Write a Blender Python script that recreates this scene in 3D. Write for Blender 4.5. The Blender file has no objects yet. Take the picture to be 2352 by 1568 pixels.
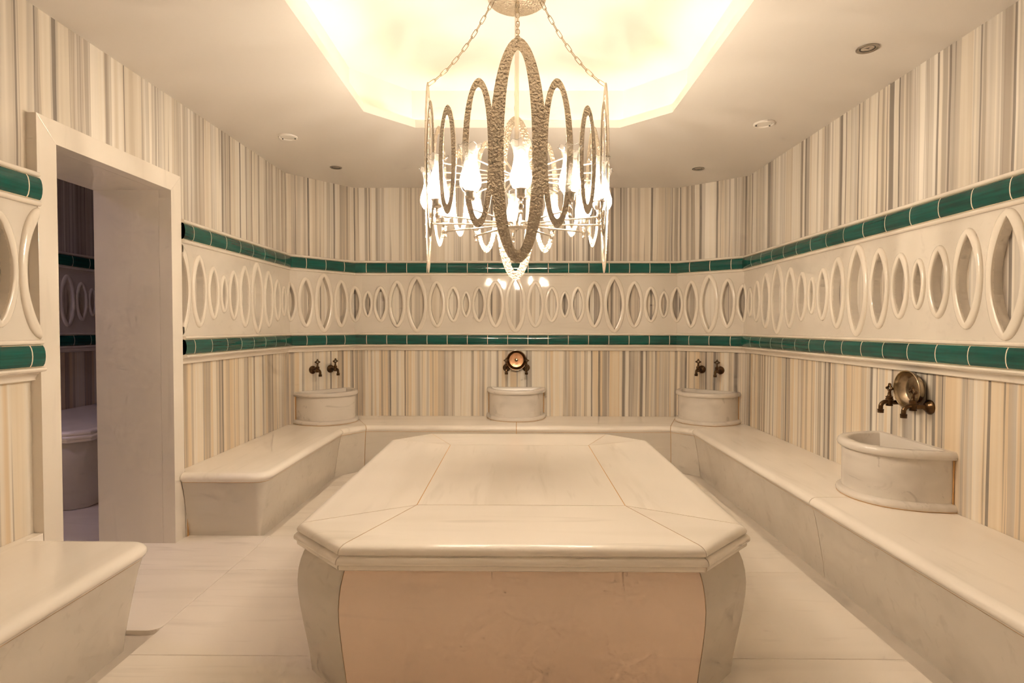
import bpy, bmesh, math, random
from mathutils import Vector, Matrix
from mathutils.geometry import tessellate_polygon

random.seed(7)
SC = bpy.context.scene
COL = SC.collection

# ------------------------------------------------------------------ camera
H = 1.316                                   # lens height above the floor
F_PX, YAW, PITCH, ROLL = 1296.4552, 0.0076, 0.0255, 0.0018
cam = bpy.data.cameras.new('camera')
cam.sensor_width = 36.0
cam.lens = F_PX / 2352.0 * 36.0
cam.clip_start = 0.02
co = bpy.data.objects.new('camera', cam)
COL.objects.link(co)
_cy, _sy, _cp, _sp = math.cos(YAW), math.sin(YAW), math.cos(PITCH), math.sin(PITCH)
fw = Vector((-_sy * _cp, _cy * _cp, -_sp))
rt0 = Vector((_cy, _sy, 0.0))
up0 = rt0.cross(fw)
rt = rt0 * math.cos(ROLL) + up0 * math.sin(ROLL)
up = up0 * math.cos(ROLL) - rt0 * math.sin(ROLL)
co.matrix_world = Matrix(((rt.x, up.x, -fw.x, 0), (rt.y, up.y, -fw.y, 0), (rt.z, up.z, -fw.z, H), (0, 0, 0, 1)))
SC.camera = co

# ------------------------------------------------------------------ light / exposure
w = bpy.data.worlds.new('world')
SC.world = w
w.use_nodes = True
w.node_tree.nodes['Background'].inputs[0].default_value = (0, 0, 0, 1)
w.node_tree.nodes['Background'].inputs[1].default_value = 0.0
SC.view_settings.view_transform = 'Standard'
SC.view_settings.look = 'None'
SC.view_settings.gamma = 1.0
SC.view_settings.use_curve_mapping = False
SC.view_settings.exposure = 1.71
SC.cycles.use_denoising = True
SC.cycles.max_bounces = 7
SC.cycles.diffuse_bounces = 6
SC.cycles.use_light_tree = False
SC.cycles.glossy_bounces = 3
SC.cycles.adaptive_threshold = 0.09
SC.cycles.adaptive_min_samples = 12
SC.cycles.transparent_max_bounces = 10
SC.cycles.sample_clamp_indirect = 4.0
SC.cycles.caustics_reflective = False
SC.cycles.caustics_refractive = False
BULB_COLOR, BULB_POWER = (1.0, 0.84, 0.65), 270.0
COVE_COLOR, COVE_POWER = (1.0, 0.80, 0.50), 6.5
ANNEX_COLOR, ANNEX_POWER = (0.92, 0.74, 1.0), 32.0


# ------------------------------------------------------------------ materials
def new_mat(name):
    m = bpy.data.materials.new(name)
    m.use_nodes = True
    nt = m.node_tree
    return m, nt, nt.nodes['Principled BSDF']


def N(nt, kind, **kw):
    n = nt.nodes.new(kind)
    for k, v in kw.items():
        if k.startswith('i_'):
            n.inputs[k[2:].replace('_', ' ')].default_value = v
        else:
            setattr(n, k, v)
    return n


def ramp(nt, src, stops, interp='LINEAR'):
    r = N(nt, 'ShaderNodeValToRGB')
    r.color_ramp.interpolation = interp
    el = r.color_ramp.elements
    while len(el) < len(stops):
        el.new(0.5)
    for e, (p, c) in zip(el, stops):
        e.position = p
        e.color = (c, c, c, 1) if isinstance(c, (int, float)) else (*c, 1)
    nt.links.new(src, r.inputs[0])
    return r.outputs[0]


def mix(nt, fac, a, b, blend='MIX'):
    n = N(nt, 'ShaderNodeMix', data_type='RGBA', blend_type=blend)
    for sock, val in ((n.inputs[0], fac), (n.inputs[6], a), (n.inputs[7], b)):
        if hasattr(val, 'is_output'):
            nt.links.new(val, sock)
        elif isinstance(val, (int, float)):
            sock.default_value = val
        else:
            sock.default_value = (*val, 1)
    return n.outputs[2]


def noise(nt, vec, scale, detail=2.0, rough=0.5, dist=0.0):
    n = N(nt, 'ShaderNodeTexNoise')
    n.inputs['Scale'].default_value = scale
    n.inputs['Detail'].default_value = detail
    n.inputs['Roughness'].default_value = rough
    n.inputs['Distortion'].default_value = dist
    nt.links.new(vec, n.inputs['Vector'])
    return n.outputs['Fac']


def mapping(nt, vec, scale=(1, 1, 1), loc=(0, 0, 0)):
    m = N(nt, 'ShaderNodeMapping')
    m.inputs['Scale'].default_value = scale
    m.inputs['Location'].default_value = loc
    nt.links.new(vec, m.inputs['Vector'])
    return m.outputs[0]


def striped(name, warm, seed, annex=False):
    """polished marble cut across its bands: vertical stripes, laid out in metres along the wall"""
    m, nt, b = new_mat(name)
    uv = N(nt, 'ShaderNodeUVMap').outputs[0]
    wob = noise(nt, mapping(nt, uv, (3, 1.3, 1), (seed, 0, 0)), 1.0, 2)
    sub = N(nt, 'ShaderNodeMath', operation='MULTIPLY_ADD')
    nt.links.new(wob, sub.inputs[0]); sub.inputs[1].default_value = 0.016
    sep = N(nt, 'ShaderNodeSeparateXYZ'); nt.links.new(uv, sep.inputs[0])
    nt.links.new(sep.outputs[0], sub.inputs[2])
    cmb = N(nt, 'ShaderNodeCombineXYZ')
    nt.links.new(sub.outputs[0], cmb.inputs[0])
    nt.links.new(sep.outputs[1], cmb.inputs[1])
    v = cmb.outputs[0]
    light, cream, tan_, grey, dark = (0.84, 0.795, 0.73), (0.79, 0.73, 0.64), (0.68, 0.605, 0.51), (0.45, 0.41, 0.37), (0.25, 0.22, 0.195)
    if warm:
        light, cream, tan_ = (0.82, 0.765, 0.68), (0.79, 0.69, 0.55), (0.73, 0.59, 0.42)
    a = noise(nt, mapping(nt, v, (6.0, 0.05, 1), (seed, seed, 0)), 1.0, 2.0)
    c = ramp(nt, a, [(0.36, light), (0.44, cream), (0.50, light), (0.535, tan_), (0.60, cream), (0.66, tan_)])
    g1 = noise(nt, mapping(nt, v, (10.0, 0.06, 1), (seed * 2.3, 1.7, 0)), 1.0, 2.0, 0.5)
    c = mix(nt, ramp(nt, g1, [(0.53, 0.0), (0.555, 0.60), (0.60, 0.38), (0.62, 0.08), (0.66, 0.70)]), c, grey)
    g2 = noise(nt, mapping(nt, v, (19.0, 0.09, 1), (seed * 3.1, 5.2, 0)), 1.0, 2.0, 0.5)
    c = mix(nt, ramp(nt, g2, [(0.57, 0.0), (0.585, 0.70), (0.62, 0.30), (0.66, 0.75)]), c, (0.36, 0.31, 0.265))
    g3 = noise(nt, mapping(nt, v, (24.0, 0.05, 1), (seed * 1.3, 9.2, 0)), 1.0, 1.0)
    c = mix(nt, ramp(nt, g3, [(0.63, 0.0), (0.65, 0.9)]), c, dark)
    g4 = noise(nt, mapping(nt, v, (60.0, 1.2, 1), (seed, 3.2, 0)), 1.0, 3.0)
    c = mix(nt, 0.35, c, ramp(nt, g4, [(0.3, 0.78), (0.7, 1.0)]), 'MULTIPLY')
    nt.links.new(c, b.inputs['Base Color'])
    b.inputs['Roughness'].default_value = 0.06
    b.inputs['IOR'].default_value = 1.5
    return m


def marble(name, base, vein, axis='X', rough=0.2, amount=0.5, spots=0.0):
    """cream marble with soft streaks along one axis"""
    m, nt, b = new_mat(name)
    tc = N(nt, 'ShaderNodeTexCoord').outputs['Object']
    oi = N(nt, 'ShaderNodeObjectInfo').outputs['Random']
    mul = N(nt, 'ShaderNodeMath', operation='MULTIPLY'); mul.inputs[1].default_value = 37.0
    nt.links.new(oi, mul.inputs[0])
    vm = N(nt, 'ShaderNodeVectorMath', operation='ADD')
    nt.links.new(tc, vm.inputs[0]); nt.links.new(mul.outputs[0], vm.inputs[1])
    v = vm.outputs[0]
    lo, hi = 0.55, 5.0
    sc = {'X': (lo, hi, hi), 'Y': (hi, lo, hi), 'Z': (hi, hi, lo), 'N': (1.6, 1.6, 1.6)}[axis]
    n1 = noise(nt, mapping(nt, v, sc), 1.0, 2.0, 0.55, 0.4)
    n2 = noise(nt, mapping(nt, v, tuple(k * 3.2 for k in sc), (4, 1, 7)), 1.0, 2.0, 0.6, 0.6)
    n3 = noise(nt, v, 2.2, 1.0)
    light = tuple(min(1, k * 1.06) for k in base)
    c = mix(nt, ramp(nt, n3, [(0.35, 0.0), (0.7, 1.0)]), base, light)
    c = mix(nt, ramp(nt, n1, [(0.50, 0.0), (0.72, amount)]), c, vein)
    c = mix(nt, ramp(nt, n2, [(0.60, 0.0), (0.76, amount * 0.8)]), c, tuple(k * 0.8 for k in vein))
    if spots:
        n4 = noise(nt, mapping(nt, v, tuple(k * 1.7 for k in sc), (2, 8, 3)), 1.0, 5.0, 0.7, 1.2)
        c = mix(nt, ramp(nt, n4, [(0.63, 0.0), (0.72, spots)]), c, (0.30, 0.26, 0.23))
    nt.links.new(c, b.inputs['Base Color'])
    b.inputs['Roughness'].default_value = rough
    return m


def plain(name, col, rough=0.5, metal=0.0, bump=None, var=0.0):
    m, nt, b = new_mat(name)
    b.inputs['Base Color'].default_value = (*col, 1)
    b.inputs['Roughness'].default_value = rough
    b.inputs['Metallic'].default_value = metal
    tc = None
    if bump or var:
        tc = N(nt, 'ShaderNodeTexCoord').outputs['Object']
    if var:
        f = noise(nt, tc, 30.0 if metal else 1.5, 3.0)
        c = mix(nt, ramp(nt, f, [(0.3, 0.0), (0.7, 1.0)]), tuple(k * (1 - var) for k in col), tuple(min(1, k * (1 + var)) for k in col))
        nt.links.new(c, b.inputs['Base Color'])
    if bump:
        sc, st, dist = bump
        bn = N(nt, 'ShaderNodeBump')
        bn.inputs['Strength'].default_value = st
        bn.inputs['Distance'].default_value = dist
        nt.links.new(noise(nt, tc, sc, 2.0), bn.inputs['Height'])
        nt.links.new(bn.outputs[0], b.inputs['Normal'])
    return m


def emit(name, col, power):
    m, nt, b = new_mat(name)
    b.inputs['Base Color'].default_value = (*col, 1)
    b.inputs['Emission Color'].default_value = (*col, 1)
    b.inputs['Emission Strength'].default_value = power
    return m


def green_glaze():
    m, nt, b = new_mat('green_glaze')
    uv = N(nt, 'ShaderNodeTexCoord').outputs['Object']
    oi = N(nt, 'ShaderNodeObjectInfo').outputs['Random']
    f = noise(nt, mapping(nt, uv, (3, 3, 90)), 1.0, 3.0)
    c = mix(nt, ramp(nt, f, [(0.35, 0.0), (0.65, 1.0)]), (0.003, 0.068, 0.056), (0.005, 0.110, 0.088))
    c2 = mix(nt, ramp(nt, oi, [(0.0, 0.75), (1.0, 1.15)]), (0, 0, 0), c)
    nt.links.new(c2, b.inputs['Base Color'])
    b.inputs['Roughness'].default_value = 0.12
    b.inputs['IOR'].default_value = 1.55
    bn = N(nt, 'ShaderNodeBump')
    bn.inputs['Strength'].default_value = 0.25
    bn.inputs['Distance'].default_value = 0.004
    nt.links.new(noise(nt, mapping(nt, uv, (5, 5, 30)), 1.0, 2.0), bn.inputs['Height'])
    nt.links.new(bn.outputs[0], b.inputs['Normal'])
    return m


def shade_glass(name='shade_glass', frost=None):
    """thin blown glass, frosted towards its belly"""
    m = bpy.data.materials.new(name)
    m.use_nodes = True
    nt = m.node_tree
    nt.nodes.clear()
    out = N(nt, 'ShaderNodeOutputMaterial')
    tr = N(nt, 'ShaderNodeBsdfTransparent'); tr.inputs[0].default_value = (1, 0.99, 0.97, 1)
    tl = N(nt, 'ShaderNodeBsdfTranslucent'); tl.inputs[0].default_value = (0.95, 0.93, 0.9, 1)
    gl = N(nt, 'ShaderNodeBsdfGlossy'); gl.inputs['Roughness'].default_value = 0.05
    tc = N(nt, 'ShaderNodeTexCoord').outputs['Object']
    sp = N(nt, 'ShaderNodeSeparateXYZ')
    nt.links.new(tc, sp.inputs[0])
    m1 = N(nt, 'ShaderNodeMixShader')
    if frost is None:
        nt.links.new(ramp(nt, sp.outputs[2], [(0.07, 0.22), (0.15, 0.16), (0.20, 0.12), (0.28, 0.20)]), m1.inputs[0])
    else:
        m1.inputs[0].default_value = frost
    nt.links.new(tr.outputs[0], m1.inputs[1]); nt.links.new(tl.outputs[0], m1.inputs[2])
    fr = N(nt, 'ShaderNodeFresnel'); fr.inputs[0].default_value = 1.5
    m2 = N(nt, 'ShaderNodeMixShader')
    nt.links.new(fr.outputs[0], m2.inputs[0])
    nt.links.new(m1.outputs[0], m2.inputs[1]); nt.links.new(gl.outputs[0], m2.inputs[2])
    nt.links.new(m2.outputs[0], out.inputs[0])
    return m


M_UP = striped('striped_marble_upper', False, 11.3)
M_LOW = striped('striped_marble_lower', True, 4.7)
M_FRIEZE = marble('frieze_marble', (0.68, 0.63, 0.565), (0.58, 0.53, 0.475), 'X', 0.055, 0.25)
M_TRIM = marble('trim_marble', (0.76, 0.70, 0.62), (0.66, 0.60, 0.52), 'Z', 0.14, 0.25)
M_FRAME = marble('frame_marble', (0.75, 0.695, 0.625), (0.67, 0.615, 0.55), 'Z', 0.16, 0.3)
CREAM, VEIN = (0.87, 0.815, 0.75), (0.70, 0.64, 0.55)
M_X = marble('cream_marble_across', CREAM, VEIN, 'X', 0.22, 0.40)
M_Y = marble('cream_marble_along', CREAM, VEIN, 'Y', 0.22, 0.27)
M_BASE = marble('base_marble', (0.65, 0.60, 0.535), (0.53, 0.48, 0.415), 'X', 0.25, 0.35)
M_PINK_LIT = marble('rosy_lit_marble', (0.90, 0.73, 0.62), (0.80, 0.65, 0.56), 'X', 0.28, 0.28)  # front panel only: rosy, with warm light on that face put into the colour
M_BASIN = marble('basin_marble', (0.68, 0.63, 0.575), (0.50, 0.455, 0.41), 'X', 0.2, 0.55, 0.6)
M_FLOOR = marble('floor_marble', (0.85, 0.79, 0.72), (0.72, 0.66, 0.59), 'X', 0.25, 0.45, 0.12)
M_GUTTER = marble('gutter_marble', (0.60, 0.54, 0.475), (0.48, 0.43, 0.375), 'N', 0.3, 0.5)
M_GROUT = plain('orange_grout', (0.60, 0.34, 0.13), 0.8)
M_WHITE_GROUT = plain('cream_grout', (0.78, 0.72, 0.58), 0.6)
M_GREEN = green_glaze()
M_PLASTER = plain('ceiling_plaster', (0.725, 0.685, 0.645), 0.55, var=0.01)
M_SILVER = plain('hammered_silver', (0.50, 0.44, 0.355), 0.34, 1.0, (85.0, 1.0, 0.009), 0.06)
M_CHROME = plain('polished_nickel', (0.72, 0.67, 0.60), 0.18, 1.0)
M_CHAIN = plain('brass_chain', (0.42, 0.34, 0.23), 0.3, 1.0)
M_BRONZE = plain('antique_bronze', (0.125, 0.078, 0.042), 0.28, 1.0, var=0.35)
M_BRASS = plain('worn_brass', (0.62, 0.50, 0.34), 0.24, 1.0, (35.0, 0.25, 0.003), 0.15)
M_BRASS_IN = plain('shaded_brass', (0.50, 0.40, 0.29), 0.27, 1.0, (25.0, 0.3, 0.004), 0.2)  # darker than the shell: shade inside the bowl put into the colour
M_COPPER = plain('hammered_copper', (0.80, 0.46, 0.27), 0.32, 1.0, (70.0, 0.5, 0.003), 0.12)
M_DARK = plain('dark_recess', (0.05, 0.045, 0.04), 0.5)
M_RING = plain('satin_nickel', (0.42, 0.38, 0.33), 0.35, 1.0)
M_WHITE = plain('white_plastic', (0.80, 0.76, 0.71), 0.45)
M_GLASS = shade_glass()
M_LIP = shade_glass('shade_lip', 0.55)
M_LENS = plain('lamp_glass', (0.42, 0.36, 0.30), 0.15)
M_BULB = emit('lit_bulb', BULB_COLOR, BULB_POWER)
M_LED = emit('led_tape', COVE_COLOR, COVE_POWER)
M_ANNEX_LIGHT = emit('annex_fill_lamp', ANNEX_COLOR, ANNEX_POWER)


# ------------------------------------------------------------------ object helpers
def wloc(o):
    v = Vector((0, 0, 0))
    while o is not None:
        v = v + o.location
        o = o.parent
    return v


def tag(o, label=None, cat=None, group=None, kind=None):
    for k, v in (('label', label), ('category', cat), ('group', group), ('kind', kind)):
        if v:
            o[k] = v
    return o


def thing(name, label, cat, loc, group=None):
    o = bpy.data.objects.new(name, None)
    o.empty_display_size = 0.1
    o.location = loc
    COL.objects.link(o)
    return tag(o, label, cat, group)


def mesh_obj(name, verts, faces, mats, parent=None, uvs=None, smooth=None, fix=True, local=False, fmat=None):
    """verts in world metres (made local to the parent), faces as index tuples"""
    off = Vector((0, 0, 0)) if (parent is None or local) else wloc(parent)
    me = bpy.data.meshes.new(name)
    me.from_pydata([(v[0] - off.x, v[1] - off.y, v[2] - off.z) for v in verts], [], faces)
    if not isinstance(mats, (list, tuple)):
        mats = [mats]
    for m in mats:
        me.materials.append(m)
    if fmat:
        me.polygons.foreach_set('material_index', fmat)
    if uvs:
        lay = me.uv_layers.new(name='UVMap')
        for lp in me.loops:
            lay.data[lp.index].uv = uvs[lp.vertex_index]
    if fix:
        bm = bmesh.new(); bm.from_mesh(me)
        bmesh.ops.recalc_face_normals(bm, faces=bm.faces)
        bm.to_mesh(me); bm.free()
    if smooth is not None:
        me.polygons.foreach_set('use_smooth', [True] * len(me.polygons))
        me.set_sharp_from_angle(angle=math.radians(smooth))
    o = bpy.data.objects.new(name, me)
    COL.objects.link(o)
    if parent is not None:
        o.parent = parent
    return o


def line_x(p, d, q, e):
    """intersection of p+t*d and q+u*e"""
    den = d[0] * e[1] - d[1] * e[0]
    if abs(den) < 1e-7:
        return None
    t = ((q[0] - p[0]) * e[1] - (q[1] - p[1]) * e[0]) / den
    return (p[0] + d[0] * t, p[1] + d[1] * t)


def inset(poly, offs):
    """move each edge i (poly[i]->poly[i+1]) of a CCW polygon inwards by offs[i]"""
    n = len(poly)
    ls = []
    for i in range(n):
        a, b = poly[i], poly[(i + 1) % n]
        dx, dy = b[0] - a[0], b[1] - a[1]
        L = math.hypot(dx, dy)
        dx, dy = dx / L, dy / L
        ls.append(((a[0] - dy * offs[i], a[1] + dx * offs[i]), (dx, dy)))
    out = []
    for i in range(n):
        p, d = ls[i - 1]
        q, e = ls[i]
        if abs(d[0] * e[1] - d[1] * e[0]) < 1e-5:
            out.append(q)
        else:
            out.append(line_x(p, d, q, e))
    return out


def ccw(poly):
    a = sum(poly[i][0] * poly[(i + 1) % len(poly)][1] - poly[(i + 1) % len(poly)][0] * poly[i][1] for i in range(len(poly)))
    return poly if a > 0 else poly[::-1]


def prism(name, poly, rows, flags, mat, parent=None, smooth=40, gap=0.0, cap0=True, cap1=True, local=False):
    """stack of outlines: rows = (z, inset on profiled edges[, inset on other edges]); flags[i] true = profiled edge.
    poly must be CCW, flags refer to edges poly[i]->poly[i+1]"""
    n = len(poly)
    vs, fs = [], []
    for r in rows:
        z, e = r[0], r[1]
        k = r[2] if len(r) > 2 else gap
        ring = inset(poly, [e if f else k for f in flags])
        vs += [(x, y, z) for x, y in ring]
    R = len(rows)
    for j in range(R - 1):
        for i in range(n):
            a, b = j * n + i, j * n + (i + 1) % n
            fs.append((a, b, b + n, a + n))
    if cap0:
        fs.append(tuple(range(n))[::-1])
    if cap1:
        fs.append(tuple((R - 1) * n + i for i in range(n)))
    return mesh_obj(name, vs, fs, mat, parent, smooth=smooth, local=local)


def lathe(name, prof, mat, parent=None, seg=24, loc=(0, 0, 0), axis='Z', smooth=35, local=True, scallop=None, cap=True):
    """prof = [(r, h)...] turned about an axis through loc"""
    vs, fs = [], []
    for (r, h) in prof:
        for k in range(seg):
            a = 2 * math.pi * k / seg
            rr, hh = r, h
            if scallop:
                rr, hh = scallop(r, h, a)
            c, s = rr * math.cos(a), rr * math.sin(a)
            p = {'Z': (c, s, hh), 'Y': (c, hh, s), 'X': (hh, c, s)}[axis]
            vs.append((p[0] + loc[0], p[1] + loc[1], p[2] + loc[2]))
    for j in range(len(prof) - 1):
        for k in range(seg):
            a, b = j * seg + k, j * seg + (k + 1) % seg
            fs.append((a, b, b + seg, a + seg))
    if cap and prof[0][0] > 1e-6:
        fs.append(tuple(range(seg))[::-1])
    if cap and prof[-1][0] > 1e-6:
        fs.append(tuple((len(prof) - 1) * seg + k for k in range(seg)))
    return mesh_obj(name, vs, fs, mat, parent, smooth=smooth, local=local)


def tube(pts, rad, seg=10, closed=False):
    """verts, faces of a round bar along pts"""
    pts = [Vector(p) for p in pts]
    n = len(pts)
    vs, fs = [], []
    ref = None
    for i, p in enumerate(pts):
        if closed:
            t = pts[(i + 1) % n] - pts[i - 1]
        else:
            t = pts[min(i + 1, n - 1)] - pts[max(i - 1, 0)]
        t.normalize()
        if ref is None:
            ref = t.orthogonal().normalized()
        u = (ref - t * ref.dot(t)).normalized()
        ref = u
        v = t.cross(u)
        r = rad[i] if isinstance(rad, (list, tuple)) else rad
        for k in range(seg):
            a = 2 * math.pi * k / seg
            vs.append(tuple(p + (u * math.cos(a) + v * math.sin(a)) * r))
    for i in range(n if closed else n - 1):
        for k in range(seg):
            a, b = i * seg + k, i * seg + (k + 1) % seg
            c, d = ((i + 1) % n) * seg + k, ((i + 1) % n) * seg + (k + 1) % seg
            fs.append((a, b, d, c))
    if not closed:
        fs.append(tuple(range(seg))[::-1])
        fs.append(tuple((n - 1) * seg + k for k in range(seg)))
    return vs, fs


def merge(*parts):
    vs, fs = [], []
    for v, f in parts:
        o = len(vs)
        vs += v
        fs += [tuple(i + o for i in t) for t in f]
    return vs, fs


# ------------------------------------------------------------------ wall plan
class Path:
    """polyline along the walls, room on its right hand; points are found by running length s"""
    def __init__(self, pts):
        self.p = [tuple(q) for q in pts]
        self.c = [0.0]
        self.t = []
        for a, b in zip(self.p, self.p[1:]):
            L = math.hypot(b[0] - a[0], b[1] - a[1])
            self.t.append(((b[0] - a[0]) / L, (b[1] - a[1]) / L))
            self.c.append(self.c[-1] + L)

    def nrm(self, i):
        return (self.t[i][1], -self.t[i][0])

    def miter(self, j):
        a, b = self.nrm(max(j - 1, 0)), self.nrm(min(j, len(self.t) - 1))
        k = 1.0 + a[0] * b[0] + a[1] * b[1]
        return ((a[0] + b[0]) / k, (a[1] + b[1]) / k)

    def offset(self, d):
        return Path([(q[0] + self.miter(j)[0] * d, q[1] + self.miter(j)[1] * d) for j, q in enumerate(self.p)])

    def at(self, s, d):
        for j, c in enumerate(self.c):
            if abs(s - c) < 1e-6:
                m = self.miter(j)
                q = self.p[j]
                return (q[0] + m[0] * d, q[1] + m[1] * d)
        i = 0
        while i < len(self.t) - 1 and s > self.c[i + 1]:
            i += 1
        k = s - self.c[i]
        n = self.nrm(i)
        return (self.p[i][0] + self.t[i][0] * k + n[0] * d, self.p[i][1] + self.t[i][1] * k + n[1] * d)


XL, XR, YB = -2.1116, 2.1476, 5.7165
YF = -0.30                                     # wall behind the camera
CEIL = H + 1.4
W = Path([(XL, YF), (XL, 5.1617), (-1.6445, YB), (1.6232, YB), (XR, 5.2652), (XR, YF)])
FD = 0.0425
F = W.offset(FD)
SEG = ['left', 'left_corner', 'back', 'right_corner', 'right']
DOOR0, DOOR1 = 2.435, 3.482                    # outer edges of the door frame along the left wall
FRAME_X = XL + 0.045
DEEP_X = -2.535                                # far side of the thick wall


def sweep(name, prof, path, s0, s1, mats, parent=None, smooth=None, cap=True, fmat=None, uv=False, scale=1.0):
    """closed profile [(d, z)...] carried along a path from s0 to s1"""
    st = [s0] + [c for c in path.c if s0 + 1e-5 < c < s1 - 1e-5] + [s1]
    n = len(prof)
    vs, fs, uvs, fm = [], [], [], []
    for s in st:
        for (d, z) in prof:
            x, y = path.at(s, d)
            vs.append((x, y, z)); uvs.append((s, z))
    for j in range(len(st) - 1):
        for i in range(n):
            a, b = j * n + i, j * n + (i + 1) % n
            fs.append((a, b, b + n, a + n))
            fm.append(fmat[i] if fmat else 0)
    if cap:
        fs.append(tuple(range(n))[::-1]); fm.append(0)
        fs.append(tuple((len(st) - 1) * n + i for i in range(n))); fm.append(0)
    return mesh_obj(name, vs, fs, mats, parent, uvs=uvs if uv else None, smooth=smooth, fmat=fm if fmat else None)


# ------------------------------------------------------------------ walls
Z_UGT, Z_UGB, Z_LGT, Z_LGB = H + 0.642, H + 0.5385, H - 0.079, H - 0.1773
Z_CORN = Z_LGB - 0.060
ZSPLIT = Z_LGB
wall_prof = [(0, -0.03), (0, ZSPLIT), (0, CEIL + 0.02), (-0.08, CEIL + 0.02), (-0.08, -0.03)]
wall_fm = [1, 0, 0, 0, 0]
walls = {}


def wall(name, pieces):
    vs, fs, uvs, fm = [], [], [], []
    for (path, s0, s1, prof, fmt) in pieces:
        n = len(prof)
        o = len(vs)
        for s in (s0, s1):
            for (d, z) in prof:
                x, y = path.at(s, d)
                vs.append((x, y, z)); uvs.append((s, z))
        for i in range(n):
            a, b = o + i, o + (i + 1) % n
            fs.append((a, b, b + n, a + n)); fm.append(fmt[i])
        fs.append(tuple(o + i for i in range(n))[::-1]); fm.append(0)
        fs.append(tuple(o + n + i for i in range(n))); fm.append(0)
    o = mesh_obj(name, vs, fs, [M_UP, M_LOW], uvs=uvs, fmat=fm)
    tag(o, kind='structure')
    return o


sd0, sd1 = DOOR0 - YF + 0.03, DOOR1 - YF - 0.03
ZHEAD = H + 0.92
lint = [(0, ZHEAD - 0.03), (0, CEIL + 0.02), (-0.08, CEIL + 0.02), (-0.08, ZHEAD - 0.03)]
walls['left'] = wall('wall_left', [(W, 0, sd0, wall_prof, wall_fm), (W, sd1, W.c[1], wall_prof, wall_fm), (W, sd0, sd1, lint, [0, 0, 0, 0])])
for i in range(1, 5):
    walls[SEG[i]] = wall('wall_' + SEG[i], [(W, W.c[i], W.c[i + 1], wall_prof, wall_fm)])
FRONT = Path([(XR, YF), (XL, YF)])
walls['front'] = wall('wall_front', [(FRONT, 0, FRONT.c[1], wall_prof, wall_fm)])

# green tile bands, rails and cornice -------------------------------------------------
BULGE = 0.026


def band_prof(z0, z1, inset_=0.0, back=-FD, bulge=BULGE, k=8):
    zc, hz = (z0 + z1) / 2, (z1 - z0) / 2
    pr = [(back, z0)]
    for i in range(k + 1):
        a = -math.pi / 2 + math.pi * i / k
        pr.append((0.004 + (bulge - 0.004) * max(0.0, math.cos(a)) ** 0.8 - inset_, zc + hz * math.sin(a)))
    pr.append((back, z1))
    return pr


def rail_prof(z0, z1, d):
    zc, hz = (z0 + z1) / 2, (z1 - z0) / 2
    pr = [(-FD, z0), (d * 0.45, z0)]
    for i in range(7):
        a = -math.pi / 2 + math.pi * i / 6
        pr.append((d * 0.55 + d * 0.45 * math.cos(a), zc + hz * math.sin(a)))
    pr += [(d * 0.45, z1), (-FD, z1)]
    return pr


CORNICE = [(-FD, Z_CORN), (-FD + 0.016, Z_CORN), (-FD + 0.022, Z_CORN + 0.004), (-FD + 0.022, Z_CORN + 0.012),
           (-FD + 0.024, Z_CORN + 0.016), (-FD + 0.030, Z_CORN + 0.028), (-FD + 0.046, Z_CORN + 0.038),
           (0.012, Z_CORN + 0.040), (0.024, Z_CORN + 0.042), (0.031, Z_CORN + 0.050), (0.026, Z_CORN + 0.058), (0.015, Z_LGB), (-FD, Z_LGB)]
TL = 0.2023
P_UP, P_LO = (Z_UGB, Z_UGT), (Z_LGB, Z_LGT)


def s_of_left(y):
    return y - F.p[0][1]


# spans of the frieze on each wall, in F's running length; left wall is cut by the door
spans = [('left', 0.0, s_of_left(DOOR0) - 0.001), ('left', s_of_left(DOOR1) + 0.001, F.c[1])]
spans += [(SEG[i], F.c[i], F.c[i + 1]) for i in range(1, 5)]
ANX = {}


def joints(seg, s0, s1):
    if seg == 'left':
        base = s_of_left(3.5818)
    elif seg == 'right':
        base = F.c[4] + (F.p[4][1] - 3.4242)
    elif seg == 'back':
        base = F.c[2] + (-0.0861 - F.p[2][0])
    else:
        base = (F.c[SEG.index(seg)] + F.c[SEG.index(seg) + 1]) / 2 + 0.012
    k = math.ceil((s0 - base) / TL)
    out = [s0]
    while base + k * TL < s1:
        q = base + k * TL
        if q - s0 > 0.012 and s1 - q > 0.012:
            out.append(q)
        k += 1
    return out + [s1]


def frieze_bands(path, seg, s0, s1, par, js):
    for (z0, z1) in (P_UP, P_LO):
        sweep('tile_bed', band_prof(z0, z1, 0.0010), path, s0, s1, M_WHITE_GROUT, par, smooth=50)
        pr = band_prof(z0 + 0.0008, z1 - 0.0008)
        for a, b in zip(js, js[1:]):
            sweep('green_tile', pr, path, a + (0.0032 if a > s0 + 1e-4 else 0), b - (0.0032 if b < s1 - 1e-4 else 0), M_GREEN, par, smooth=50)
    for (z0, z1, d) in ((Z_UGT, Z_UGT + 0.020, 0.020), (Z_UGB - 0.022, Z_UGB, 0.022), (Z_LGT, Z_LGT + 0.020, 0.022)):
        sweep('rail', rail_prof(z0, z1, d), path, s0, s1, M_TRIM, par, smooth=50)
    sweep('cornice', CORNICE, path, s0, s1, M_TRIM, par, smooth=35)


for seg, s0, s1 in spans:
    frieze_bands(F, seg, s0, s1, walls[seg], joints(seg, s0, s1))

# pierced frieze panel with pointed-oval openings and raised rings --------------------
ZP0, ZP1 = Z_LGT + 0.020, Z_UGB - 0.022
ZPC = (ZP0 + ZP1) / 2
#        half width, half height of the ring, ring width
OV = {'B': (0.1065, 0.284, 0.033), 'L': (0.0875, 0.236, 0.029), 'M': (0.0725, 0.182, 0.026), 'S': (0.0515, 0.134, 0.0235)}
SEQ = 'BLMSML'
GAP = 0.0057


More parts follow.
